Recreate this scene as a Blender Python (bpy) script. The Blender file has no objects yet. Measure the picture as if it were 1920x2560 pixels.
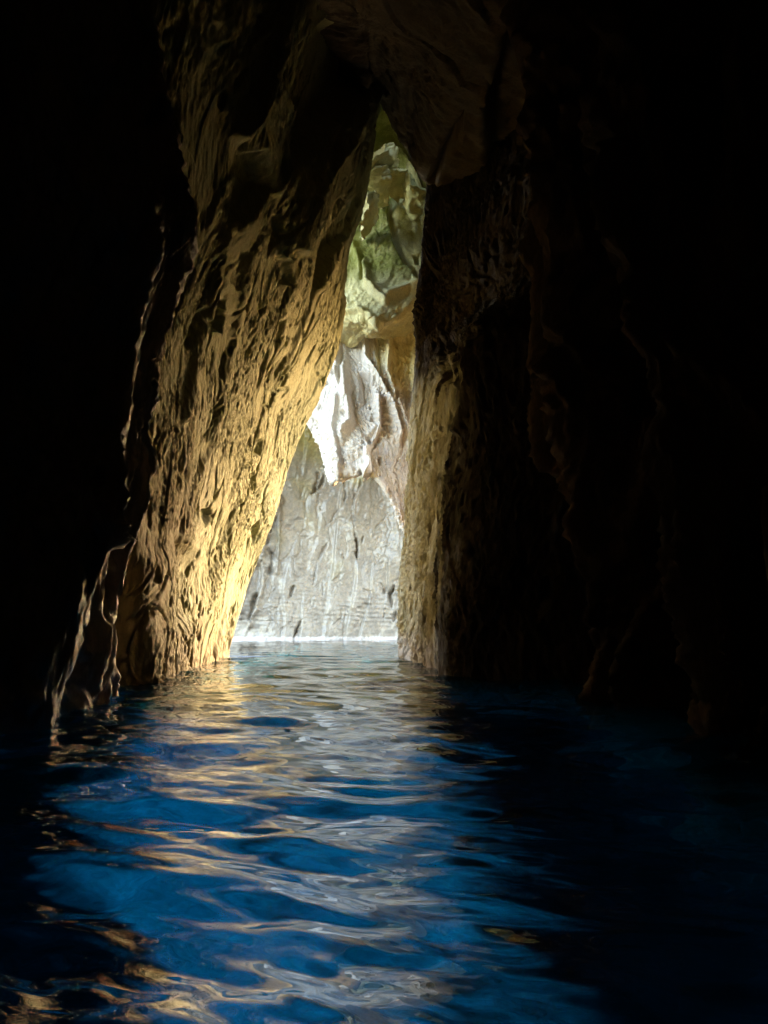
import bpy, math, random
import numpy as np
R = math.radians
scene = bpy.context.scene

# ------------------------------------------------------------------ camera, sky, sun, exposure
PITCH = 8.3
CAM = (0.0, 0.0, 1.3)
cd = bpy.data.cameras.new('camera')
cam = bpy.data.objects.new('camera', cd)
scene.collection.objects.link(cam)
cam.location = CAM
cam.rotation_euler = (R(90 + PITCH), 0, 0)
cd.sensor_fit = 'VERTICAL'; cd.sensor_height = 34.6; cd.sensor_width = 25.95; cd.lens = 26.0
cd.clip_start = 0.05; cd.clip_end = 2000
scene.camera = cam

SUN_EL = 20.0
SUN_VEC = np.array([0.46, 0.89, 0.0])                 # horizontal direction towards the sun
SUN_VEC /= np.linalg.norm(SUN_VEC)
to_sun = np.array([SUN_VEC[0] * math.cos(R(SUN_EL)), SUN_VEC[1] * math.cos(R(SUN_EL)), math.sin(R(SUN_EL))])
world = bpy.data.worlds.new('World'); scene.world = world; world.use_nodes = True
wn = world.node_tree
bg = wn.nodes['Background']
sky = wn.nodes.new('ShaderNodeTexSky'); sky.sky_type = 'NISHITA'; sky.sun_disc = False
sky.sun_elevation = R(SUN_EL); sky.sun_rotation = math.atan2(to_sun[0], to_sun[1])
sky.dust_density = 2.0; sky.ozone_density = 0.4; sky.air_density = 0.8
wt = wn.nodes.new('ShaderNodeMix'); wt.data_type = 'RGBA'; wt.blend_type = 'MULTIPLY'; wt.inputs[0].default_value = 1
wt.inputs[7].default_value = (1.0, .88, .72, 1)                 # hazy, warm white overcast
wn.links.new(sky.outputs[0], wt.inputs[6]); wn.links.new(wt.outputs[2], bg.inputs[0]); bg.inputs[1].default_value = 0.15
sl = bpy.data.lights.new('sun', 'SUN'); sl.energy = 0.25; sl.angle = R(14); sl.color = (1.0, 0.96, 0.9)
sun = bpy.data.objects.new('sun', sl); scene.collection.objects.link(sun)
sun.rotation_euler = (R(90 - SUN_EL), 0, math.atan2(to_sun[0], -to_sun[1]))
scene.view_settings.view_transform = 'Standard'; scene.view_settings.look = 'None'
scene.view_settings.exposure = 4.6; scene.view_settings.gamma = 1.0
cy = scene.cycles
cy.max_bounces = 10; cy.diffuse_bounces = 7; cy.glossy_bounces = 4; cy.transmission_bounces = 6
cy.caustics_reflective = False; cy.caustics_refractive = False
cy.sample_clamp_indirect = 6.0
cy.use_denoising = True

# ------------------------------------------------------------------ helpers
F = 1924.0
CP, SP = math.cos(R(PITCH)), math.sin(R(PITCH))
def W(px, py, y):
    "point of the place seen at photo pixel (px, py) and standing y metres ahead"
    v = (1280 - py) / F
    zz = y * math.tan(R(PITCH) + math.atan(v))
    d = y * CP + zz * SP
    return np.array([(px - 960) / F * d, y, zz + CAM[2]])
def proj(P):
    zz = P[..., 2] - CAM[2]
    d = np.maximum(P[..., 1] * CP + zz * SP, 0.05)
    return 960 + F * P[..., 0] / d, 1280 - F * (zz * CP - P[..., 1] * SP) / d

rng = np.random.RandomState(7)
PERM = rng.permutation(4096).astype(np.int64)
GR = rng.normal(size=(4096, 3)); GR /= np.linalg.norm(GR, axis=1)[:, None]; GR = GR.astype(np.float32)
def hsh(i, j, k):
    return PERM[(PERM[(PERM[i & 4095] + j) & 4095] + k) & 4095]
def perlin(P):
    P = P.astype(np.float32)
    I = np.floor(P).astype(np.int64); f = P - I
    u = f * f * f * (f * (f * 6 - 15) + 10)
    out = 0
    for dx in (0, 1):
        wx = u[:, 0] if dx else 1 - u[:, 0]
        for dy in (0, 1):
            wy = u[:, 1] if dy else 1 - u[:, 1]
            for dz in (0, 1):
                wz = u[:, 2] if dz else 1 - u[:, 2]
                g = GR[hsh(I[:, 0] + dx, I[:, 1] + dy, I[:, 2] + dz)]
                d = g[:, 0] * (f[:, 0] - dx) + g[:, 1] * (f[:, 1] - dy) + g[:, 2] * (f[:, 2] - dz)
                out = out + wx * wy * wz * d
    return out * 1.6
def fbm(P, octv=4, gain=0.5, lac=2.03, ridged=False):
    s = 0; a = 1.0; Q = P.copy(); tot = 0
    for o in range(octv):
        n = perlin(Q)
        if ridged: n = 1 - 2 * np.abs(n)
        s = s + a * n; tot += a
        a *= gain; Q = Q * lac + 17.3
    return s / tot
def worley(P, second=False):
    I = np.floor(P).astype(np.int64); f = (P - I).astype(np.float32)
    d1 = np.full(len(P), 9.0, np.float32); d2 = d1.copy(); idv = np.zeros(len(P), np.float32)
    for dx in (-1, 0, 1):
        for dy in (-1, 0, 1):
            for dz in (-1, 0, 1):
                h = hsh(I[:, 0] + dx, I[:, 1] + dy, I[:, 2] + dz)
                g = GR[h] * 0.5 + 0.5
                d = (g[:, 0] + dx - f[:, 0]) ** 2 + (g[:, 1] + dy - f[:, 1]) ** 2 + (g[:, 2] + dz - f[:, 2]) ** 2
                m = d < d1
                d2 = np.where(m, d1, np.minimum(d2, d)); idv = np.where(m, h / 4096.0, idv); d1 = np.where(m, d, d1)
    return np.sqrt(d1), np.sqrt(d2), idv
def smooth(a, b, x):
    t = np.clip((x - a) / (b - a), 0, 1); return t * t * (3 - 2 * t)

def cr_weights(n_ctrl, counts):
    "Catmull-Rom matrix sampling n_ctrl points with counts[i] samples in segment i"
    rows = []
    for i, c in enumerate(counts):
        ts = np.arange(c) / c
        if i == len(counts) - 1: ts = np.arange(c + 1) / c
        for t in ts:
            w = np.zeros(n_ctrl)
            b = [-.5 * t ** 3 + t * t - .5 * t, 1.5 * t ** 3 - 2.5 * t * t + 1, -1.5 * t ** 3 + 2 * t * t + .5 * t, .5 * t ** 3 - .5 * t * t]
            idx = [i - 1, i, i + 1, i + 2]
            for k in range(4):
                j = idx[k]
                if j < 0: w[0] += 2 * b[k]; w[1] -= b[k]
                elif j >= n_ctrl: w[-1] += 2 * b[k]; w[-2] -= b[k]
                else: w[j] += b[k]
            rows.append(w)
    return np.array(rows)
def loft(ctrl, res, ures=None, vres=None):
    "ctrl[u][v] control points -> dense grid of points"
    C = np.array(ctrl, float); nu, nv = C.shape[:2]
    lu = np.linalg.norm(C[1:] - C[:-1], axis=2).max(1); lv = np.linalg.norm(C[:, 1:] - C[:, :-1], axis=2).max(0)
    cu = [max(2, int(math.ceil(l / (res * (ures[i] if ures else 1))))) for i, l in enumerate(lu)]
    cv = [max(2, int(math.ceil(l / (res * (vres[i] if vres else 1))))) for i, l in enumerate(lv)]
    A = cr_weights(nu, cu); B = cr_weights(nv, cv)
    return np.einsum('iu,uvk,jv->ijk', A, C, B)
def gnormal(G):
    n = np.cross(np.gradient(G, axis=0), np.gradient(G, axis=1))
    return n / np.maximum(np.linalg.norm(n, axis=2, keepdims=True), 1e-9)
def grid_mesh(name, G, mat, attrs=None, keep=None, smooth_shade=True):
    nu, nv = G.shape[:2]
    idx = np.arange(nu * nv).reshape(nu, nv)
    q = np.stack([idx[:-1, :-1], idx[1:, :-1], idx[1:, 1:], idx[:-1, 1:]], -1).reshape(-1, 4)
    if keep is not None: q = q[keep.reshape(-1)]
    me = bpy.data.meshes.new(name)
    me.vertices.add(nu * nv); me.vertices.foreach_set('co', G.reshape(-1).astype(np.float32))
    me.loops.add(q.size); me.loops.foreach_set('vertex_index', q.reshape(-1).astype(np.int32))
    me.polygons.add(len(q)); me.polygons.foreach_set('loop_start', (np.arange(len(q)) * 4).astype(np.int32))
    me.polygons.foreach_set('use_smooth', np.full(len(q), smooth_shade))
    me.update(calc_edges=True)
    for k, v in (attrs or {}).items():
        a = me.attributes.new(k, 'FLOAT', 'POINT'); a.data.foreach_set('value', v.reshape(-1).astype(np.float32))
    me.materials.append(mat)
    o = bpy.data.objects.new(name, me); scene.collection.objects.link(o)
    return o
def tag(o, label=None, cat=None, kind=None, group=None):
    if label and not kind: kind = 'thing'
    if label: o['label'] = label
    if cat: o['category'] = cat
    if kind: o['kind'] = kind
    if group: o['group'] = group
    return o

def in_poly(x, y, poly):
    "signed distance-like value: >0 inside (pixels)"
    p = np.array(poly, float); n = len(p); inside = np.zeros(x.shape, bool); d = np.full(x.shape, 1e9)
    for i in range(n):
        x1, y1 = p[i]; x2, y2 = p[(i + 1) % n]
        c = ((y1 > y) != (y2 > y)) & (x < (x2 - x1) * (y - y1) / (y2 - y1 + 1e-12) + x1)
        inside ^= c
        t = np.clip(((x - x1) * (x2 - x1) + (y - y1) * (y2 - y1)) / ((x2 - x1) ** 2 + (y2 - y1) ** 2 + 1e-9), 0, 1)
        d = np.minimum(d, np.hypot(x - x1 - t * (x2 - x1), y - y1 - t * (y2 - y1)))
    return np.where(inside, d, -d)
def line_dist(x, y, pts):
    d = np.full(x.shape, 1e9); side = np.zeros(x.shape)
    for (x1, y1), (x2, y2) in zip(pts[:-1], pts[1:]):
        L2 = (x2 - x1) ** 2 + (y2 - y1) ** 2
        t = np.clip(((x - x1) * (x2 - x1) + (y - y1) * (y2 - y1)) / L2, 0, 1)
        dd = np.hypot(x - x1 - t * (x2 - x1), y - y1 - t * (y2 - y1))
        s = ((x2 - x1) * (y - y1) - (y2 - y1) * (x - x1)) / math.sqrt(L2)
        m = dd < d
        side = np.where(m, s, side); d = np.where(m, dd, d)
    return d, side

def rock(G, sgn, streak=(0.15, 0.0, 1.0), big=0.45, mid=0.22, fine=0.06, pits=0.12, pit_s=1.6, seed=0, stretch=0.32, slab=0.0, pit2=.42, crack=0.0, carve=None, damp=None):
    "weathered limestone relief pushed along the normals: bulges, slanting fins, grain and elongated solution pits"
    nu, nv = G.shape[:2]
    N = gnormal(G) * sgn
    P = G.reshape(-1, 3); n = len(P)
    s = np.array(streak, float); s /= np.linalg.norm(s)
    a = np.cross(s, [0, 1, 0]); a /= np.linalg.norm(a); b = np.cross(s, a)
    L = np.stack([P @ a, P @ b, P @ s], 1) + seed * 13.7
    warp = np.stack([perlin(L * 0.35 + 5), perlin(L * 0.35 + 31), perlin(L * 0.35 + 77)], 1)
    Lw = L + warp * 0.9
    S = Lw * [1, 1, stretch]
    disp = big * fbm(L * [.22, .22, .12], 3)
    # slabby fins: broken into cells, each cell its own height
    _, _, idv = worley(Lw * [0.55, 0.55, 0.17] + 3)
    w1, w2, id2 = worley(Lw * [1.5, 1.5, 0.42] + 9)
    disp += mid * 0.7 * (idv - .5) + mid * 0.55 * (id2 - .5) * smooth(0, .25, w2 - w1)
    worn = .35 + .65 * smooth(-.3, .22, perlin(Lw * [.5, .5, .3] + 60))
    disp += mid * (fbm(S * 0.9, 4, ridged=True) - .3) * (.5 + .5 * worn)
    # broad slanting slabs with a sharp lip
    q = L[:, 0] * .55 + L[:, 1] * .2 + .5 * perlin(L * [.3, .3, .16] + 90)
    fq = q - np.floor(q)
    disp += slab * (fq * smooth(1.0, .86, fq) - .43) * smooth(-.2, .2, perlin(L * .22 + 33))
    det = fine * fbm(S * 5.0, 4, gain=.6, ridged=True) + fine * 0.8 * fbm(Lw * [9, 9, 4.5], 3, gain=.6)
    disp += det * worn
    if pits:
        w1, w2, idp = worley(Lw * [pit_s, pit_s, pit_s * .42] + 21)
        rad = (0.10 + 0.34 * idp ** 2)
        rad = rad * (1 + .5 * perlin(L * 4))
        disp -= pits * (0.5 + idp) * smooth(rad, rad * 0.45, w1)
        w1, w2, idp = worley(Lw * [pit_s * 3.1, pit_s * 3.1, pit_s * 1.1] + 41)
        patch = smooth(-.25, .3, perlin(L * .5 + 50))
        rad = 0.15 + 0.3 * idp
        disp -= pits * pit2 * patch * smooth(rad, rad * .4, w1)
    if crack:
        w1, w2, idc = worley(Lw * [.75, .75, .3] + 121)
        e = w2 - w1 + .05 * perlin(L * 3)
        disp -= crack * smooth(.075, .01, e) * smooth(-.15, .25, perlin(L * .45 + 150))
    if damp is not None: disp = disp * damp.reshape(-1)
    if carve is not None: disp = disp + carve.reshape(-1)
    return G + N * disp.reshape(nu, nv, 1), disp.reshape(nu, nv)

# ------------------------------------------------------------------ materials
def nodes(name):
    m = bpy.data.materials.new(name); m.use_nodes = True
    nt = m.node_tree; return m, nt, nt.nodes['Principled BSDF']
def N(nt, t, **k):
    n = nt.nodes.new(t)
    for a, b in k.items():
        if a.startswith('i_'): n.inputs[int(a[2:]) if a[2:].isdigit() else a[2:]].default_value = b
        else: setattr(n, a, b)
    return n
def ramp(nt, fac, stops):
    r = nt.nodes.new('ShaderNodeValToRGB'); e = r.color_ramp.elements
    while len(e) < len(stops): e.new(0.5)
    for i, (p, c) in enumerate(stops):
        e[i].position = p; e[i].color = c if len(c) == 4 else (*c, 1)
    nt.links.new(fac, r.inputs[0]); return r.outputs[0]
def mix(nt, fac, a, b, blend='MIX'):
    m = nt.nodes.new('ShaderNodeMix'); m.data_type = 'RGBA'; m.blend_type = blend
    if isinstance(fac, (int, float)): m.inputs[0].default_value = fac
    else: nt.links.new(fac, m.inputs[0])
    for s, v in ((6, a), (7, b)):
        if isinstance(v, tuple): m.inputs[s].default_value = (*v, 1)
        else: nt.links.new(v, m.inputs[s])
    return m.outputs[2]
def g(v): return (v, v, v)
def noise(nt, vec, scale, detail=5, rough=.6, dist=0.0):
    n = N(nt, 'ShaderNodeTexNoise'); n.inputs['Scale'].default_value = scale; n.inputs['Detail'].default_value = detail
    n.inputs['Roughness'].default_value = rough; n.inputs['Distortion'].default_value = dist
    nt.links.new(vec, n.inputs['Vector']); return n.outputs[0]
def rock_mat(name, base, alt, stain, rough=.85, stretch=.35, fine=9.0, bump=.5, bdist=.05, spec=.25, salt_h=1.1, mlo=.3, tint_or_shade=None, salt=.25, lean=0.2, wet=None):
    m, nt, b = nodes(name)
    tc = N(nt, 'ShaderNodeTexCoord')
    mp = N(nt, 'ShaderNodeMapping'); mp.inputs['Rotation'].default_value = (0, -lean, 0); mp.inputs['Scale'].default_value = (1, 1, stretch)
    nt.links.new(tc.outputs['Object'], mp.inputs[0]); v = mp.outputs[0]; o = tc.outputs['Object']
    n1 = noise(nt, v, .5, 6, .65, .6); n2 = noise(nt, v, 2.4, 6, .7, .4); n3 = noise(nt, o, .16, 4, .6)
    c = mix(nt, ramp(nt, n1, [(.35, g(0)), (.65, g(1))]), base, alt)
    c = mix(nt, ramp(nt, n2, [(.52, g(0)), (.72, g(.75))]), c, stain)
    if salt:
        sx = N(nt, 'ShaderNodeSeparateXYZ'); nt.links.new(o, sx.inputs[0])
        nn = noise(nt, v, 3.0, 4, .7)
        ad = N(nt, 'ShaderNodeMath', operation='MULTIPLY_ADD'); nt.links.new(nn, ad.inputs[0]); ad.inputs[1].default_value = -salt_h
        nt.links.new(sx.outputs[2], ad.inputs[2])
        up = N(nt, 'ShaderNodeMath', operation='GREATER_THAN'); nt.links.new(sx.outputs[2], up.inputs[0]); up.inputs[1].default_value = -.06
        mu = N(nt, 'ShaderNodeMath', operation='MULTIPLY'); nt.links.new(up.outputs[0], mu.inputs[0])
        nt.links.new(ramp(nt, ad.outputs[0], [(0.0, g(1)), (salt, g(0))]), mu.inputs[1])
        c = mix(nt, mu.outputs[0], c, (.56, .52, .51))
    if tint_or_shade is not None:  # second colour by mask: moss, stain, ochre, sand, painted shade
        at = N(nt, 'ShaderNodeAttribute', attribute_name='tint_or_shade')
        n4 = noise(nt, v, 1.7, 7, .7, .5)
        mm = N(nt, 'ShaderNodeMath', operation='MULTIPLY'); nt.links.new(at.outputs['Fac'], mm.inputs[0])
        nt.links.new(ramp(nt, n4, [(.2, g(mlo)), (.5, g(1))]), mm.inputs[1])
        c = mix(nt, mm.outputs[0], c, tint_or_shade)
    if wet is not None:
        at = N(nt, 'ShaderNodeAttribute', attribute_name='wet')
        c = mix(nt, at.outputs['Fac'], c, wet)
    n5 = noise(nt, v, fine * 1.7, 4, .7)
    c = mix(nt, 0.55, c, ramp(nt, n5, [(.3, g(.45)), (.62, g(1.0))]), 'MULTIPLY')
    sw = N(nt, 'ShaderNodeSeparateXYZ'); nt.links.new(o, sw.inputs[0])
    if name != 'sand_glow_bed':
        lt = N(nt, 'ShaderNodeMath', operation='LESS_THAN'); nt.links.new(sw.outputs[2], lt.inputs[0]); lt.inputs[1].default_value = -.05
        c = mix(nt, lt.outputs[0], c, (.014, .02, .018))          # weed-dark rock below the waterline, also painting in the shade there
    nt.links.new(c, b.inputs['Base Color'])
    b.inputs['Roughness'].default_value = rough; b.inputs['Specular IOR Level'].default_value = spec
    bn = N(nt, 'ShaderNodeBump'); bn.inputs['Strength'].default_value = bump; bn.inputs['Distance'].default_value = bdist
    h1 = noise(nt, v, fine, 7, .72, .3)
    nt.links.new(h1, bn.inputs['Height']); nt.links.new(bn.outputs[0], b.inputs['Normal'])
    return m, nt, b

M_left, _, _ = rock_mat('ochre_limestone', (.29, .295, .155), (.355, .36, .21), (.22, .19, .09), salt=0, mlo=.5, tint_or_shade=(.20, .135, .06))
M_right, _, _ = rock_mat('buff_limestone', (.46, .44, .32), (.55, .50, .38), (.15, .16, .09), lean=0.03, salt=.6, bump=1.0, bdist=.07, mlo=.9, tint_or_shade=(.045, .03, .016))  # the near-black colour is painted shade
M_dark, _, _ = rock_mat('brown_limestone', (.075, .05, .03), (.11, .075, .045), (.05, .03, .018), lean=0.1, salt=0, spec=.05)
M_near, _, _ = rock_mat('pale_brown_limestone', (.46, .40, .33), (.36, .30, .23), (.16, .11, .07), lean=0.2, salt=.25, rough=.6, spec=.4)
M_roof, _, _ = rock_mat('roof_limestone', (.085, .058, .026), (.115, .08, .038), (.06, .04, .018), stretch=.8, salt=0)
M_white, _, _ = rock_mat('white_limestone', (.70, .64, .575), (.74, .69, .64), (.61, .54, .455), lean=-.25, tint_or_shade=(.84, .74, .40), salt=0)
M_green, _, _ = rock_mat('mossy_limestone', (.76, .68, .34), (.66, .62, .38), (.6, .52, .24), tint_or_shade=(.24, .25, .06), salt=0, stretch=.7)
M_back, nt_b, b_b = rock_mat('grey_wet_limestone', (.25, .225, .195), (.36, .32, .27), (.41, .33, .22), rough=.36, lean=0, stretch=.8, salt=.12, salt_h=.45, tint_or_shade=(.42, .36, .12), bump=.4, bdist=.06, fine=3)
b_b.inputs['Coat Weight'].default_value = .45; b_b.inputs['Coat Roughness'].default_value = .13
M_bed, _, _ = rock_mat('sand_glow_bed', (.02, .022, .022), (.012, .015, .015), (.01, .01, .01), stretch=1, salt=0, fine=3, spec=0.0, tint_or_shade=(.66, .66, .6))  # dark bed with a pale channel standing in for the underwater glow

# ------------------------------------------------------------------ leaning left wall of the passage
edge = [(572, 1644, 31), (605, 1503, 31), (643, 1389, 31), (675, 1308, 31), (697, 1243, 31.2), (730, 1129, 31.5), (753, 1066, 31.6),
        (784, 1010, 31.8), (806, 955, 32), (843, 870, 32.3), (858, 790, 32.6), (866, 700, 33), (872, 640, 33), (903, 550, 33), (914, 480, 33), (922, 400, 33), (938, 310, 33), (957, 240, 33), (985, 150, 33)]
xn_z = [-5, -1, 0, 3, 6, 8, 10, 13, 16, 19, 24, 30]
xn_x = [-5.6, -5.35, -5.25, -5.3, -5.2, -4.9, -4.45, -3.6, -2.7, -1.9, -.8, 0]
E = [W(*e) for e in edge]
E = [np.array([-6.3, 31, -5.5]), np.array([-5.95, 31, -1.5])] + E
rows = []
for e in E:
    z = e[2]
    xn = np.interp(z, xn_z, xn_x); yn = np.interp(z, [0, 1, 5, 12], [17.6, 17.3, 15.5, 11.5])
    r = [[e[0] - 4.2, e[1] + .6, z], [e[0] - 2.6, e[1] + .9, z], [e[0] - 1.1, e[1] + 1.0, z], [e[0] - .05, e[1] + .12, z]]
    for t in (.12, .3, .5, .7, .88, 1.0):
        bul = .35 * math.sin(math.pi * t) * (1 if z < 12 else .4)
        r.append([e[0] + (xn - e[0]) * t - bul * .3, e[1] + (yn - e[1]) * t, z])
    r += [[xn - 1.0, yn - .7, z], [xn - 3.5, yn - 1.2, z], [xn - 8, yn - .6, z]]
    rows.append(r)
G = loft(rows, .042, ures=[4] + [1] * (len(rows) - 2), vres=[6, 4, 2, 1, 1, 1, 1, 1, 1, 1.3, 3, 8])
px, py = proj(G)
carve = np.zeros(px.shape)
for poly, amt, soft in [
    ([(589, 386), (662, 374), (686, 470), (638, 542), (559, 573)], -.9, 22),
    ([(692, 150), (830, 40), (925, 100), (930, 187), (842, 313), (782, 392), (722, 475), (715, 362), (734, 271)], -1.3, 26),
    ([(842, 542), (879, 484), (903, 422), (921, 360), (905, 500), (860, 590), (824, 640), (778, 750), (800, 633)], -.6, 9),
    ([(686, 542), (716, 536), (716, 590), (674, 645)], -.5, 10),
    ([(524, 749), (567, 749), (564, 836), (520, 825)], -.5, 9),
    ([(694, 640), (730, 650), (735, 715), (700, 710)], -.4, 9),
    ([(640, 1095), (655, 1100), (648, 1140), (628, 1135)], -.35, 6),
    ([(503, 1275), (528, 1270), (540, 1290), (515, 1320)], -.45, 6),
    ([(630, 1320), (648, 1300), (645, 1345), (632, 1370)], -.5, 6),
    ([(690, 800), (715, 795), (700, 860), (680, 880)], -.35, 8),
    ([(935, 185), (900, 250), (860, 330), (790, 440), (745, 560), (725, 625), (765, 640), (800, 560), (850, 480), (900, 370), (925, 300)], .55, 14),
    ([(420, 1330), (500, 1380), (500, 1540), (430, 1600)], -.35, 30),
    ([(560, 600), (600, 560), (640, 640), (620, 760), (570, 700)], -.25, 25),
]:
    d = in_poly(px, py, poly); carve += amt * smooth(-soft * .25, soft, d)
for pts, amt, w in [
    ([(933, 187), (860, 330), (790, 440), (740, 560), (715, 640)], .35, 16),
    ([(700, 0), (690, 120), (640, 260), (590, 330)], .5, 18),
    ([(780, 100), (735, 300), (715, 420), (690, 480)], .35, 10),
    ([(925, 330), (905, 420), (850, 600), (800, 720)], .28, 10),
    ([(560, 590), (520, 760), (480, 900), (450, 1040)], .3, 14),
    ([(640, 620), (600, 800), (560, 950), (530, 1100)], .18, 10),
]:
    d, s = line_dist(px, py, pts); carve += amt * np.exp(-(d / w) ** 2)
nrm = gnormal(G)
sg = 1 if nrm[G.shape[0] // 3, G.shape[1] // 2, 0] > 0 else -1
fe = np.abs(np.linspace(0, 1, G.shape[1]))[None, :]
carve *= .6
G2, dsp = rock(G, sg, streak=(.38, .1, 1), big=.25, mid=.075, fine=.06, pits=.10, pit_s=1.5, pit2=1.0, crack=.13, seed=1, stretch=.62, slab=.14, carve=carve)
tide_brown = smooth(2.2, .3, G2[..., 2] + 1.6 * fbm(G.reshape(-1, 3) * [.9, .9, .3], 4).reshape(px.shape)) * .8
tide_brown = np.maximum(tide_brown, smooth(23, 17.5, G2[..., 1] - .25 * np.maximum(4 - G2[..., 2], 0) + 4 * fbm(G.reshape(-1, 3) * .35 + 8, 3).reshape(px.shape)) * smooth(9, 3, G2[..., 2]) * .7)  # also browner towards the near end, on the lower wall
left = grid_mesh('rock_wall', G2, M_left, attrs={'tint_or_shade': tide_brown})
tag(left, 'tall ochre rock wall leaning over the water, lit and pitted, left of the bright gap', 'rock wall')

# ------------------------------------------------------------------ near dark wall on the left
e2 = [W(290, 1740, 14.4) + [0, 0, -.9], W(290, 1740, 14.4), W(304, 1600, 14.3), W(318, 1450, 14.1), W(345, 1300, 13.9), W(370, 1150, 13.6), W(384, 1040, 13.4), W(412, 900, 13.1), W(462, 700, 12.8),
      W(500, 540, 12.4), W(466, 382, 12.2), W(430, 240, 12), W(393, 100, 12), W(385, -150, 12), W(400, -500, 12)]
ocp = np.array([W(140, 1815, 9.8), W(172, 1700, 9.9), W(205, 1600, 10.1), W(248, 1450, 10.4), W(280, 1300, 10.7), W(306, 1150, 11.2), W(330, 1010, 11.5), W(355, 850, 11.5), W(400, 700, 11.3), W(425, 540, 11), W(370, 380, 11), W(330, 240, 10.8), W(300, 0, 10.6)])
ocp[:, 0] -= .22; e2 = [e - np.array([.2, 0, 0]) for e in e2]
rows = []
for e in e2:
    z = e[2]; k = max(0, z) / 10
    oc = np.interp(z, ocp[:, 2], ocp[:, 0]); oy = np.interp(z, ocp[:, 2], ocp[:, 1])
    rows.append([[-11, 18.5, z], [e[0] - 2.6, e[1] + 2.6, z], [e[0] - .6, e[1] + .8, z], [e[0], e[1], z], [e[0] * .6 + oc * .4 - .12, e[1] * .6 + oy * .4, z],
                 [e[0] * .2 + oc * .8 - .08, e[1] * .2 + oy * .8, z], [oc, oy, z], [oc - .9, oy - 1.1, z], [min(-5.2, oc - .6) - .2 * k, 7, z], [-4.6, 4, z], [-4.3, 0, z], [-3, -5, z], [.5, -9, z]])
G = loft(rows, .045, vres=[10, 5, 2, 1, 1, 1, 1, 2, 3, 5, 8, 10], ures=[1] * 11 + [2, 3, 4])
sg = 1 if gnormal(G)[G.shape[0] // 3, G.shape[1] // 3, 0] > 0 else -1
px, py = proj(G); carve = np.zeros(px.shape)
for pts, amt, w in [([(392, 1010), (330, 1180), (290, 1330), (262, 1450), (215, 1600), (165, 1800)], .22, 10),
                    ([(400, 1100), (345, 1250), (330, 1340), (320, 1480)], .22, 8), ([(170, 1080), (205, 1240), (250, 1360)], .25, 7),
                    ([(272, 1090), (255, 1250), (240, 1330)], .25, 6), ([(300, 1580), (275, 1750)], .25, 9), ([(250, 1560), (225, 1780)], .2, 8)]:
    d, s = line_dist(px, py, pts); carve += amt * np.exp(-(d / w) ** 2)
G2, _ = rock(G, sg, streak=(.22, 0, 1), big=.08, mid=.24, fine=.10, pits=.2, seed=2, carve=carve)
o = grid_mesh('rock_wall', G2, M_near)
tag(o, 'dark brown rock wall with thin pale ridges at the left side of the cave', 'rock wall')

# ------------------------------------------------------------------ right wall: lit pillar face, dark front and near wall
fr = [W(1004, 1634, 31), W(1007, 1504, 31), W(1018, 1342, 31), (W(1024, 1215, 31)), W(1030, 1100, 31), W(1033, 983, 31), W(1043, 880, 31), W(1036, 800, 31), W(1040, 740, 31),
      W(1056, 620, 31), W(1062, 500, 31), W(1070, 440, 31), W(1082, 300, 31)]
nr = [W(1122, 1690, 20), W(1125, 1504, 20), W(1142, 1273, 20), W(1157, 1100, 20), W(1174, 983, 20), W(1186, 856, 20), W(1190, 700, 20), W(1198, 560, 20), W(1205, 450, 20),
      W(1205, 280, 20), W(1215, 150, 20), W(1260, 0, 20)]
fx = np.array([[p[2], p[0]] for p in fr]); nx = np.array([[p[2], p[0]] for p in nr])
rows = []; rows2 = []
for z in [-5.5, -1.5, 0, 1, 2, 3.5, 5, 7, 9, 11, 13, 15, 17, 19, 21, 23, 26]:
    xf = np.interp(z, fx[:, 0], fx[:, 1]); xn = np.interp(z, nx[:, 0], nx[:, 1])
    k = max(z, 0)
    w = .5 * math.sin(z * .7)
    up = float(smooth(9.5, 12.5, z)); yq = 20.2 + 7.5 * up; xq = xn + (xn * 28 / 20.5 - xn) * up * .9
    rows.append([[xf + 9, 33.5, z], [xf + 4, 32.8, z], [xf + 1.0, 31.9, z], [xf, 31, z], [xf * .75 + xq * .25 - .03, 31 * .77 + yq * .23, z], [xf * .5 + xq * .5 + .1, 31 * .5 + yq * .5, z], [xf * .25 + xq * .75 + .05, 31 * .25 + yq * .75, z], [xq, yq, z],
                 [xq + .5, yq - 1, z], [xq + 2.0, 18.4 + .2 * w + 5 * up, z], [xn + 5, 17.6 + 2.5 * up, z], [xn + 10, 17, z]])
    l = -.07 * k
    rows2.append([[12, 19, z], [6.8, 18, z], [4.9 + l, 15.6, z], [3.85 + l + .3 * w, 13.9, z], [4.3 + l, 12.9, z], [5.1 + l, 12, z], [4.6 + l, 10.6, z], [3.65 + l + .4 * w, 9.2, z], [4.3 + l, 8.1, z],
                  [5.0 + l, 7, z], [4.8 + l, 4, z], [4.4 + l, 0, z], [3, -5, z], [-.5, -9, z]])
G = loft(rows, .042, ures=[4] + [1] * 12 + [2, 3, 3], vres=[10, 4, 1.5, 1, 1, 1, 1, 1, 1, 2, 6])
sg = -1 if gnormal(G)[G.shape[0] // 3, G.shape[1] // 2, 0] > 0 else 1
px, py = proj(G); carve = np.zeros(px.shape)
for poly, amt, soft in [([(1100, 850), (1160, 830), (1150, 960), (1110, 960)], -.3, 12), ([(1060, 640), (1110, 700), (1095, 820), (1060, 860)], -.3, 16),
                        ([(1085, 430), (1130, 300), (1165, 275), (1160, 310), (1110, 400), (1080, 470)], -.5, 7)]:
    d = in_poly(px, py, poly); carve += amt * smooth(-soft * .25, soft, d)
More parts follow.
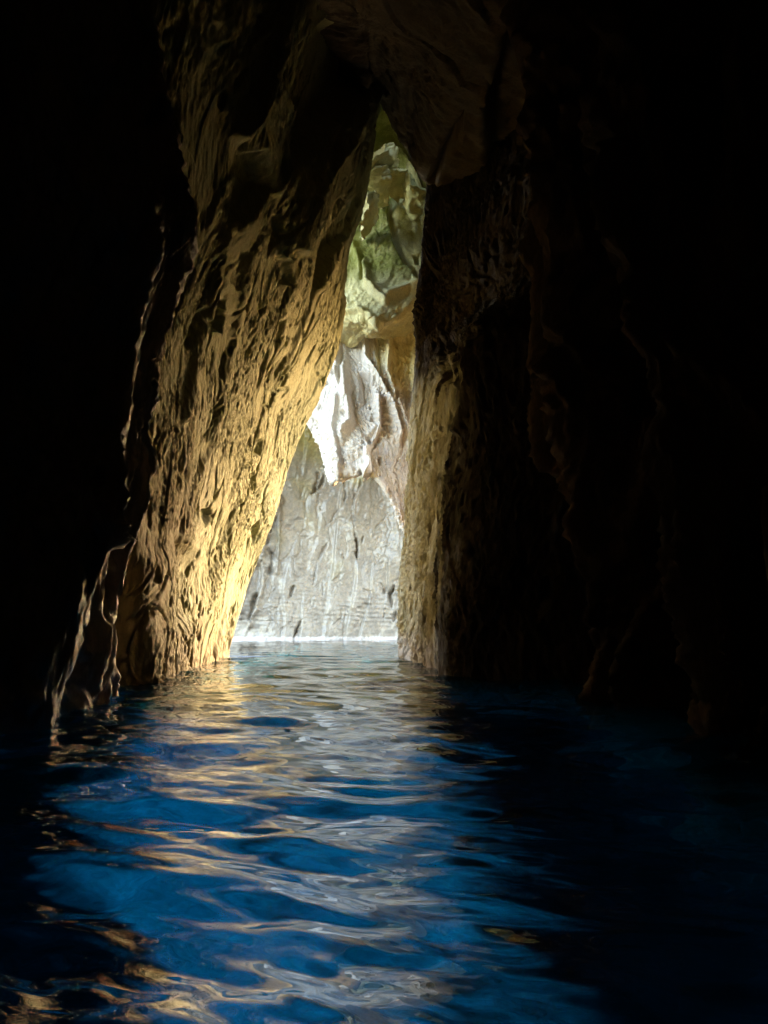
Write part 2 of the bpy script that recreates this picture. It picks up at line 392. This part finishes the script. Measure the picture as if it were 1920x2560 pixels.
for pts, amt, w in [([(1105, 820), (1125, 900), (1150, 960)], .18, 8), ([(1190, 860), (1180, 960), (1150, 1080)], .25, 8)]:
    d, s = line_dist(px, py, pts); carve += amt * np.exp(-(d / w) ** 2)
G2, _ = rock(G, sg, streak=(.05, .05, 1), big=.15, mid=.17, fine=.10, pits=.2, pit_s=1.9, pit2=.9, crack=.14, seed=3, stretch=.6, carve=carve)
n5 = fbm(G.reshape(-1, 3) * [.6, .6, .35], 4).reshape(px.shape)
o = grid_mesh('rock_pillar', G2, M_right, attrs={'tint_or_shade': np.clip(1.15 * smooth(9.3, 12.5, G[..., 2] + 3.5 * n5) + smooth(-.35, .0, G[..., 0] - np.interp(G[..., 2], nx[:, 0], nx[:, 1]) + .9 * n5), 0, 1)})  # shade of the front face and upper part painted in as a dark tint
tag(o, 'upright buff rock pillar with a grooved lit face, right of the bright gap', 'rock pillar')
G = loft(rows2, .05, ures=[4] + [1] * 10 + [3] * 5, vres=[8, 4, 1.5, 1.5, 1.5, 1.5, 1.5, 1.5, 2, 4, 6, 8, 10])
sg = -1 if gnormal(G)[G.shape[0] // 3, G.shape[1] // 2, 0] > 0 else 1
G2, _ = rock(G, sg, streak=(-.1, 0, 1), big=.5, mid=.6, fine=.16, pits=.25, seed=4, slab=.5)
o = grid_mesh('rock_wall', G2, M_dark)
tag(o, 'near black rock wall with faint ridges at the right side of the cave', 'rock wall')

# ------------------------------------------------------------------ roof of the passage and the cave
lip = [(-12, 23), (-6, 23.5), None, None, None, None, None, (6, 19.5), (12, 19)]
lp = [W(900, 330, 31.5), W(935, 275, 31.8), W(957, 262, 32), W(1011, 362, 31.5), W(1071, 452, 31)]
top = [np.array([-12, 32, 24.]), np.array([-6, 32, 24.]), *lp, np.array([6, 30, 19.5]), np.array([12, 30, 19.])]
rows = [[p + [0, 1.6, 4.5] for p in top], [p + [0, .9, 1.2] for p in top], top]
for y, z in ((27, 21.3), (24, 20.2), (21, 18.9), (18, 17.6), (12, 16), (5, 14.5), (0, 14), (-9.5, 13)):
    r = []
    for i, p in enumerate(top):
        xx = p[0] * (1 if i in (0, 1, 7, 8) else 1 + (31 - y) * .03)
        zz = z - 1.2 * (i - 3.5) * .25 + (p[2] - 22) * max(0, (y - 15) / 16) * .7
        r.append([xx, y, zz])
    rows.append(r)
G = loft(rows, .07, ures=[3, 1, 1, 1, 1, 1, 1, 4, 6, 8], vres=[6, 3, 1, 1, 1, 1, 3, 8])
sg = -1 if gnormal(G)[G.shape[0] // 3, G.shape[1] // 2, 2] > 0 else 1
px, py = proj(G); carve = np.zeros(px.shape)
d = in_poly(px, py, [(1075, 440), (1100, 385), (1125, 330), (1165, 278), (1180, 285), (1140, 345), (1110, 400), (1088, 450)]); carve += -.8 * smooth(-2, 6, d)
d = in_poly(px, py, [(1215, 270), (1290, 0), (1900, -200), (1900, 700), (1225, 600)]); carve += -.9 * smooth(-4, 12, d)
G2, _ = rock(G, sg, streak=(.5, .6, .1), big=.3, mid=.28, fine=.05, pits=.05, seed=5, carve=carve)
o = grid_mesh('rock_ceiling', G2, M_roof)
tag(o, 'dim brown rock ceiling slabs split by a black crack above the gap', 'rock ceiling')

# ------------------------------------------------------------------ inner chamber: far vault with the daylight opening on the left
LINT = [(31, 27), (36, 27), (42, 27), (48, 25), (54, 20), (60, 9), (68, 5)]
RINT = [(31, 14), (36, 14), (42, 15), (48, 14), (54, 13), (60, 12), (68, 10)]
rows = []
for y in (31.6, 34, 37, 41, 46, 51, 56, 61, 67):
    lz = np.interp(y, [a for a, b in LINT], [b for a, b in LINT])
    h = np.interp(y, [31, 40, 50, 60, 68], [30, 29, 28, 29, 31])
    wd = float(np.interp(y, [31, 43, 52, 67], [0, 0, -4, -9]))
    rz = np.interp(y, [a for a, b in RINT], [b for a, b in RINT])
    rows.append([[-9.2 + wd, y, lz + .6], [-8.6 + wd, y, lz], [-7.8 + wd * .8, y, max(lz + 1.5, lz * .5 + h * .4)], [-6, y, h - 3], [-2, y, h - .5], [2, y, h], [6, y, h * .6 + rz * .4 - 1.5], [8.5, y, rz * .7 + h * .3 - .5], [10, y, rz], [11.5, y, rz + .4]])
G = loft(rows, .3)
sg = -1 if gnormal(G)[G.shape[0] // 2, G.shape[1] // 2, 2] > 0 else 1
G2, _ = rock(G, sg, big=1.0, mid=.5, fine=.1, pits=.15, seed=6)
o = grid_mesh('rock_vault', G2, M_green, attrs={'tint_or_shade': smooth(9, 3, np.abs(G[..., 0]))})
tag(o, 'arched yellow green rock vault high above the inner chamber', 'rock vault')

# ------------------------------------------------------------------ grey back wall
rows = []
for z in (-6, -2, 0, 1.5, 4, 8, 12, 16, 20, 26):
    rows.append([[-26, 74, z], [-18, 67.5, z], [-13.2, 64, z], [-10, 63.5 + .02 * z, z], [-6, 64 + .03 * z, z], [-3, 64.5, z], [0, 64.8, z], [2.6, 64.2, z], [3.5, 65, z], [3.9, 68, z]])
G = loft(rows, .08, vres=[8, 5, 1.5, 1, 1, 1, 1, 2, 6], ures=[4, 2, 1, 1, 1, 1, 1, 1, 3])
sg = 1 if gnormal(G)[G.shape[0] // 2, G.shape[1] // 2, 1] < 0 else -1
px, py = proj(G); carve = np.zeros(px.shape)
px = px + 7 * fbm(G.reshape(-1, 3) * .5 + 4, 3).reshape(px.shape) + 3 * fbm(G.reshape(-1, 3) * 2.2, 3).reshape(px.shape); py = py + 14 * fbm(G.reshape(-1, 3) * .4 + 40, 3).reshape(px.shape)
var = np.clip(.55 + 1.3 * fbm(G.reshape(-1, 3) * .9 + 70, 3).reshape(px.shape), .1, 1.2)
def Z(x, y): return (600 + x / 3.318, 1100 + y / 3.318)
for pts, amt, w in [
    ([Z(330, 470), Z(300, 640), Z(250, 720), Z(200, 900), Z(120, 1050), Z(30, 1300), Z(10, 1480)], .7, 7),
    ([Z(250, 720), Z(200, 850), Z(190, 1050), Z(200, 1200), Z(150, 1400), Z(80, 1540)], .6, 8),
    ([Z(340, 470), Z(320, 800), Z(300, 1100)], .5, 8),
    ([Z(640, 270), Z(610, 420)], -.9, 5), ([Z(700, 260), Z(680, 320), Z(640, 400), Z(600, 430)], -.8, 4), ([Z(520, 420), Z(510, 490)], -.5, 3),
    ([Z(870, 300), Z(865, 500)], -.6, 3), ([Z(1000, 330), Z(940, 500), Z(935, 700), Z(965, 850), Z(965, 1000)], -.6, 3.2), ([Z(965, 830), Z(962, 980)], -.7, 4),
    ([Z(720, 850), Z(650, 980), Z(600, 1180)], -.4, 3), ([Z(850, 950), Z(870, 990)], -.5, 2.5), ([Z(1165, 1190), Z(1190, 1260)], -.8, 3.5),
    ([Z(1270, 1220), Z(1235, 1280), Z(1250, 1370)], -.9, 4), ([Z(1200, 1400), Z(1180, 1470)], -.6, 3), ([Z(1290, 1420), Z(1275, 1500)], -.7, 3),
    ([Z(510, 1480), Z(470, 1580), Z(445, 1670)], -.6, 3), ([Z(1020, 810), Z(1010, 860)], -.5, 2.5), ([Z(1080, 840), Z(1190, 820)], -.3, 2),
    ([Z(440, 1230), Z(400, 1360)], -.5, 4), ([Z(130, 1300), Z(90, 1500)], -1.2, 7), ([Z(260, 940), Z(255, 1090)], -.9, 7),
]:
    d, s = line_dist(px, py, pts)
    carve += amt * np.exp(-(d / (w * var)) ** 2) * (var if amt < 0 else 1) * .8
# thin horizontal beds near the water
P = G.reshape(-1, 3)
bed = (np.sin(P[:, 2] * 17 + 2.2 * perlin(P * .5) + P[:, 0] * .9)).reshape(px.shape) * .035 * smooth(5.5, 2.5, G[..., 2]) * smooth(.6, 1.6, G[..., 2]) * var
carve += bed
mz = fbm(P * .18 + 3, 3).reshape(px.shape)
tint_or_shade = np.clip(smooth(12.5, 18.5, G[..., 2] + mz * 3) + .35 * smooth(.2, .55, mz + .3 * smooth(9, 14, G[..., 2])), 0, 1)  # olive top: moss and the ceiling's shade together in one tint
G2, _ = rock(G, sg, streak=(.12, 0, 1), big=.8, mid=.09, fine=.05, pits=.08, pit_s=.8, crack=.12, seed=7, stretch=1.0, slab=.25, carve=carve)
o = grid_mesh('rock_wall', G2, M_back, attrs={'tint_or_shade': tint_or_shade})
tag(o, 'wet grey rock wall with small glints closing the far end of the water', 'rock wall')

# ------------------------------------------------------------------ white hanging rock
def Q(x, y): return (700 + x / 2.95, 350 + y / 2.95)
def V(x, y): return (350 + x / 1.843, 700 + y / 1.843)
prof = [  # left outline and right limit of the hanging rock from top to bottom, photo pixels
    (830, 700, 1075), (838, 790, 1070), (832, 850, 1068), (822, 900, 1068), (803, 945, 1068), (790, 990, 1068), (788, 1020, 1068), (806, 1050, 1068), (822, 1085, 1070),
    (835, 1125, 1072), (843, 1160, 1075), (852, 1184, 1075)]
low = [(852, 1184), (872, 1186), (893, 1182), (915, 1170), (930, 1186), (950, 1202), (965, 1225), (985, 1262), (1000, 1292), (1012, 1322), (1022, 1350), (1060, 1420)]
def lowy(x): return np.interp(x, [a for a, b in low], [b for a, b in low])
rows = []
cols = np.linspace(0, 1, 12)
for k in range(16):
    t = k / 15
    r = []
    for c in cols:
        # column bottoms follow the broken lower outline
        xb = 852 + (1068 - 852) * c; yb = lowy(xb)
        yt = 690
        yy = yt + (yb - yt) * t
        lx = np.interp(yy, [p[1] for p in prof], [p[0] for p in prof]) if c < .999 else 830
        xx = lx + (1070 - lx) * c if yy < 1184 else xb
        dep = 43.5 - 4.0 * t + 1.0 * (c - .3) ** 2 - 2.0 * c
        r.append((xx, yy, dep))
    rows.append(r)
ctrl = []
first = rows[0]
for r in rows:
    L = [W(*q) for q in r]
    l0 = L[0]
    ctrl.append([l0 + [-.9, 5.5, .6], l0 + [-.5, 2.6, .3], l0 + [-.12, .6, .05]] + L)
bot = ctrl[-1]
ctrl.append([p + [0.05, .9, .15] for p in bot]); ctrl.append([p + [.3, 4, 2.2] for p in bot]); ctrl.append([p + [.5, 8, 8.0] for p in bot])
G = loft(ctrl, .05, vres=[3, 2, 1] + [1] * 11, ures=[1] * 16 + [3, 5])
nn = gnormal(G); sg = 1 if nn[G.shape[0] // 2, G.shape[1] // 2, 1] < 0 else -1
px, py = proj(G); carve = np.zeros(px.shape)
hp = (px, py)
def step(pts, amt, w):
    "a sharp sided fin: crest along the line, steep on one side"
    d, s = line_dist(px, py, pts); return amt * np.where(s > 0, np.exp(-(d / w) ** 1.3), np.exp(-(d / (w * .35)) ** 2))
ribs = [([Q(600, 1430), Q(640, 1500), Q(650, 1640), Q(740, 1800), Q(830, 1980), Q(880, 2200)], .6, 12),
        ([Q(800, 1400), Q(810, 1560), Q(790, 1720), Q(840, 1880), Q(900, 2040), Q(960, 2250)], .6, 13),
        ([Q(450, 1450), Q(455, 1600), Q(445, 1790)], .7, 7),
        ([Q(500, 1700), Q(500, 1900), Q(540, 2100), V(960, 720)], .7, 16),
        ([V(1100, 560), V(1100, 700), V(1050, 800), V(1060, 880)], .6, 11),
        ([V(920, 560), V(900, 700), V(930, 860)], .4, 12)]
for pts, amt, w in ribs: carve += step(pts, amt, w)
for poly, amt, soft in [([Q(480, 1440), Q(600, 1440), Q(640, 1690), Q(560, 1700), Q(500, 1690)], -.35, 5), ([Q(690, 1440), Q(800, 1420), Q(790, 1760), Q(730, 1740)], -.35, 6),
                        ([Q(820, 1450), Q(980, 1450), Q(985, 1900), Q(930, 2000), Q(860, 1800)], -.3, 9), ([Q(570, 1700), Q(680, 1750), Q(700, 1950), Q(600, 1950)], -.5, 9),
                        ([V(1040, 730), V(1100, 680), V(1090, 760), V(1060, 800)], -.4, 6), ([V(1180, 500), V(1200, 560), V(1160, 600)], -.5, 5)]:
    d = in_poly(px, py, poly); carve += amt * smooth(-soft * .3, soft, d)
carve += .5 * np.exp(-(line_dist(px, py, [Q(450, 1400), Q(600, 1395), Q(720, 1400)])[0] / 8) ** 2)
ochre = smooth(870, 800, py) * 0 + np.clip(smooth(8, -6, line_dist(px, py, [(985, 800), (985, 960), (1015, 1150)])[0] - 18) * .0, 0, 1)
ochre = np.clip(smooth(960, 985, px) * smooth(1010, 930, py) + smooth(850, 790, py) * .8 + smooth(10, 0, np.abs(px - 955) - 12) * smooth(960, 900, py) * .6, 0, 1)
G2, _ = rock(G, sg, streak=(-.3, 0, 1), big=.1, mid=.20, fine=.17, pits=.2, pit_s=2.2, crack=.08, seed=8, stretch=.25, carve=carve)
o = grid_mesh('hanging_rock', G2, M_white, attrs={'tint_or_shade': ochre})
tag(o, 'bright white ribbed rock hanging down in the middle of the gap', 'rock')

# ------------------------------------------------------------------ mossy boulder wedged above it
bo = [  # py: left px, right px, depth
    (560, 885, 1050, 40), (600, 875, 1056, 39), (650, 858, 1058, 38.4), (700, 852, 1054, 38), (740, 850, 1046, 37.6), (765, 852, 1030, 37.4), (785, 856, 1008, 37.3), (800, 870, 985, 37.2), (812, 900, 960, 37.4)]
bo = [(360, 935, 985, 43), (400, 925, 1020, 42), (450, 905, 1040, 41.4), (500, 895, 1050, 40.8)] + bo
ctrl = []
for y, l, r, d in bo:
    row = []
    L = W(l, y, d + .8); Rr = W(r, y, d + 1.0)
    row += [L + [-1.5, 5, .5], L + [-.6, 2, .2]]
    for c in np.linspace(0, 1, 8):
        dd = d + .8 - 1.0 * c - .8 * math.sin(math.pi * c) ** .8
        row.append(W(l + (r - l) * c, y, dd))
    row += [Rr + [.4, 1.8, .2], Rr + [1.2, 6, .5]]
    ctrl.append(row)
b0 = ctrl[-1]
ctrl.append([p * .6 + np.mean(b0, 0) * .4 + [0, .8, -.05] for p in b0]); ctrl.append([p + [0, 3.5, .9] for p in b0]); ctrl.append([p + [0, 7, 4] for p in b0])
t0 = ctrl[0]; ctrl.insert(0, [p + [0, 1.5, 1.0] for p in t0]); ctrl.insert(0, [p + [0, 2, 5] for p in t0])
G = loft(ctrl, .05, vres=[4, 2] + [1] * 8 + [3], ures=[3, 2] + [1] * 13 + [2, 4][:2])
nn = gnormal(G); sg = 1 if nn[G.shape[0] // 2, G.shape[1] // 2, 1] < 0 else -1
px, py = proj(G); carve = np.zeros(px.shape)
d, s = line_dist(px, py, [Q(860, 380), Q(790, 560), Q(830, 760), Q(900, 900), Q(1010, 1040)])
carve += np.where(s < 0, -.55 * smooth(0, 40, d) * 0 - .5 * np.exp(-(d / 14) ** 2), 0) + .2 * np.exp(-(d / 30) ** 2)
for pts, amt, w in [([Q(615, 870), Q(605, 1020)], -.5, 4), ([Q(650, 1080), Q(720, 1150), Q(780, 1200)], .4, 6), ([Q(500, 1270), Q(600, 1260), Q(720, 1350)], .35, 8), ([Q(540, 780), Q(640, 960), Q(660, 1080), Q(800, 1150), Q(1000, 1080)], .35, 10)]:
    dd, s2 = line_dist(px, py, pts); carve += amt * np.exp(-(dd / w) ** 2)
d2 = in_poly(px, py, [Q(980, 850), Q(1035, 840), Q(1025, 930), Q(1000, 930)]); carve += -.5 * smooth(-2, 5, d2)
tint_or_shade = np.clip(smooth(715, 650, py) * smooth(-10, 12, -s * 1.0 + 10 * 0) , 0, 1)
side = s
tint_or_shade = np.clip(smooth(735, 660, py + 14 * fbm(G.reshape(-1, 3) * .8, 2).reshape(px.shape)), 0, 1) * np.where(s > 0, 1.0, .35)
G2, _ = rock(G, sg, streak=(.2, 0, 1), big=.15, mid=.16, fine=.06, pits=.04, seed=9, stretch=.6, carve=carve)
o = grid_mesh('boulder', G2, M_green, attrs={'tint_or_shade': tint_or_shade})
tag(o, 'rounded green mossy boulder wedged above the white hanging rock', 'boulder')

# ------------------------------------------------------------------ broken blocks under the inner arch
def block(name, pts, depth, thick, mat, label, tint_or_shade=0.0):
    "an angular block: traced face, own depth and thickness, tapering behind"
    c = np.mean(np.array(pts), 0)
    F0 = [W(x, y, depth + (0.35 if i % 2 else -.15)) for i, (x, y) in enumerate(pts)]
    ctr = W(c[0], c[1], depth - .45)
    n = len(F0)
    # radial rings
    rings = [[ctr] * (n + 1)]
    for s, dy in ((.5, -.3), (.9, 0), (1.0, .25), (1.02, thick * .5), (.85, thick)):
        rings.append([ctr + (f - ctr) * [s, 1, s] + [0, dy, 0] for f in F0 + F0[:1]])
    C = np.array(rings)
    # facets: linear interpolation
    m = 10; out = []
    for i in range(len(C) - 1):
        for t in np.arange(m) / m: out.append(C[i] * (1 - t) + C[i + 1] * t)
    out.append(C[-1]); out = np.array(out); k = 10; o2 = []
    for j in range(out.shape[1] - 1):
        for t in np.arange(k) / k: o2.append(out[:, j] * (1 - t) + out[:, j + 1] * t)
    o2.append(out[:, -1]); G = np.stack(o2, 1)
    P = G.reshape(-1, 3)
    off = np.stack([fbm(P * 1.6 + 11, 4), fbm(P * 1.6 + 51, 4) * .6, fbm(P * 1.6 + 91, 4)], 1) * [.34, .2, .34]
    G = (P + off).reshape(G.shape)
    o = grid_mesh(name, G, mat, attrs={'tint_or_shade': np.full(G.shape[:2], tint_or_shade)})
    return tag(o, label, 'rock block', group='broken blocks under the inner arch')
block('rock_block', [Q(650, 190), Q(700, 80), Q(800, 20), Q(870, 30), Q(820, 90), Q(740, 150)], 36, 2.5, M_green, 'narrow pale rock block at the top left under the inner arch', .1)
block('rock_block', [Q(640, 240), Q(700, 200), Q(810, 170), Q(815, 220), Q(740, 250)], 36.5, 2.5, M_green, 'thin pale rock block in the middle of the inner arch', .1)
block('rock_block', [Q(815, 220), Q(920, 200), Q(940, 220), Q(860, 250)], 36.8, 2.5, M_green, 'smallest pale rock block, right of centre under the inner arch', .1)
block('rock_block', [Q(680, 270), Q(800, 245), Q(810, 285), Q(720, 305)], 37, 2.5, M_green, 'rounded pale rock block just below the thin one', .1)
block('rock_block', [Q(940, 210), Q(985, 270), Q(1070, 385), Q(1060, 420), Q(960, 350), Q(920, 260)], 36.5, 3, M_green, 'long slanting grey green rock block at the right under the inner arch', .6)
block('rock_block', [Q(640, 380), Q(725, 350), Q(690, 430), Q(620, 560), Q(600, 590), Q(605, 480)], 36, 2.5, M_green, 'pale stepped rock block beside the upper edge of the leaning wall', .0)

# ------------------------------------------------------------------ water
def wave_height(X, Y):
    r = np.random.RandomState(23)
    H = np.zeros(X.shape)
    wx = X + .25 * np.sin(Y * .9 + 1) + .18 * np.sin(X * 1.3 + Y * .6); wy = Y + .3 * np.sin(X * .8 + .5) + .15 * np.sin(Y * 1.1 - X * .7)
    dist = np.hypot(X, Y)
    for i in range(96):
        lam = .13 * (21.0 ** (r.rand()))
        a = r.normal(0, .44) + math.pi / 2
        k = 2 * math.pi / lam
        amp = .0040 * lam ** .95
        ph = r.rand() * 6.28
        fade = np.clip(lam * 11 / np.maximum(dist, 1), .0, 1)
        arg = k * (math.cos(a) * wx + math.sin(a) * wy) + ph
        H += amp * fade * (np.sin(arg) + .22 * np.cos(2 * arg))
    return H
ys = [.35]
while ys[-1] < 74: ys.append(ys[-1] + max(.018, ys[-1] * .0042))
ys = np.array([-12, -6, -2, -.5, 0, .2] + ys)
xs_n = np.linspace(-1, 1, 460)
Xg = np.zeros((len(ys), len(xs_n))); Yg = np.repeat(ys[:, None], len(xs_n), 1)
sh = np.sign(xs_n) * (np.abs(xs_n) * .75 + .25 * np.abs(xs_n) ** 4)
for i, y in enumerate(ys):
    half = min(7.2, 4.5 + max(y, 0) * .5) if y < 32 else 15
    Xg[i] = sh * half
Hw = wave_height(Xg, Yg)
m, nt, b = nodes('sea_water')
nt.nodes.remove(b)
out = nt.nodes['Material Output']
fr_ = N(nt, 'ShaderNodeFresnel'); fr_.inputs['IOR'].default_value = 2.1
gl = N(nt, 'ShaderNodeBsdfGlossy'); gl.inputs['Roughness'].default_value = .008; gl.inputs['Color'].default_value = (1, 1, 1, 1)
rf = N(nt, 'ShaderNodeBsdfRefraction'); rf.inputs['IOR'].default_value = 1.33; rf.inputs['Roughness'].default_value = .0; rf.inputs['Color'].default_value = (.003, .27, .60, 1)
mx = N(nt, 'ShaderNodeMixShader')
bn = N(nt, 'ShaderNodeBump'); bn.inputs['Strength'].default_value = .14; bn.inputs['Distance'].default_value = .012
tc = N(nt, 'ShaderNodeTexCoord'); mp = N(nt, 'ShaderNodeMapping'); mp.inputs['Scale'].default_value = (.5, 1, 1)
nt.links.new(tc.outputs['Object'], mp.inputs[0])
nz = noise(nt, mp.outputs[0], 5.0, 2, .4, .3); nt.links.new(nz, bn.inputs['Height'])
for s in (fr_, gl, rf): nt.links.new(bn.outputs[0], s.inputs['Normal'])
nt.links.new(fr_.outputs[0], mx.inputs[0]); nt.links.new(rf.outputs[0], mx.inputs[1]); nt.links.new(gl.outputs[0], mx.inputs[2]); nt.links.new(mx.outputs[0], out.inputs[0])
M_water = m
o = grid_mesh('water', np.stack([Xg, Yg, Hw], -1)[:, ::-1], M_water)
tag(o, kind='structure')

# sea bed; a pale channel painted in gives the water its blue glow band
xs = np.linspace(-16, 16, 200); yy = np.linspace(-12, 76, 420)
Yb, Xb = np.meshgrid(yy, xs, indexing='ij')
P = np.stack([Xb, Yb, Xb * 0], -1).reshape(-1, 3)
Zb = -5.0 + .5 * fbm(P * .35, 4).reshape(Xb.shape) + .15 * fbm(P * 1.4, 3).reshape(Xb.shape)
light_sill = np.interp(Yb, [-12, 2, 6, 12, 20], [4.6, 3.8, 2.4, 1.4, 1.2])  # unseen ridge shaped to bound the light entering under the left wall
Zb += light_sill * np.exp(-((Xb + 6.3) / 1.3) ** 2) + 2.0 * smooth(3.2, 6, Xb) * smooth(30, 20, Yb)
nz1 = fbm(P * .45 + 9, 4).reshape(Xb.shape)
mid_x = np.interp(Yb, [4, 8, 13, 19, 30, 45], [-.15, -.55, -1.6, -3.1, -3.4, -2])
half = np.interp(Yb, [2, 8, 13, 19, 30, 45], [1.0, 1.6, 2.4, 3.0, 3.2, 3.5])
glow_chan = smooth(.5, -.4, np.abs(Xb - mid_x) / half - 1 + .75 * nz1)
o = grid_mesh('seabed', np.stack([Xb, Yb, Zb], -1), M_bed, attrs={'tint_or_shade': glow_chan * 1.3})
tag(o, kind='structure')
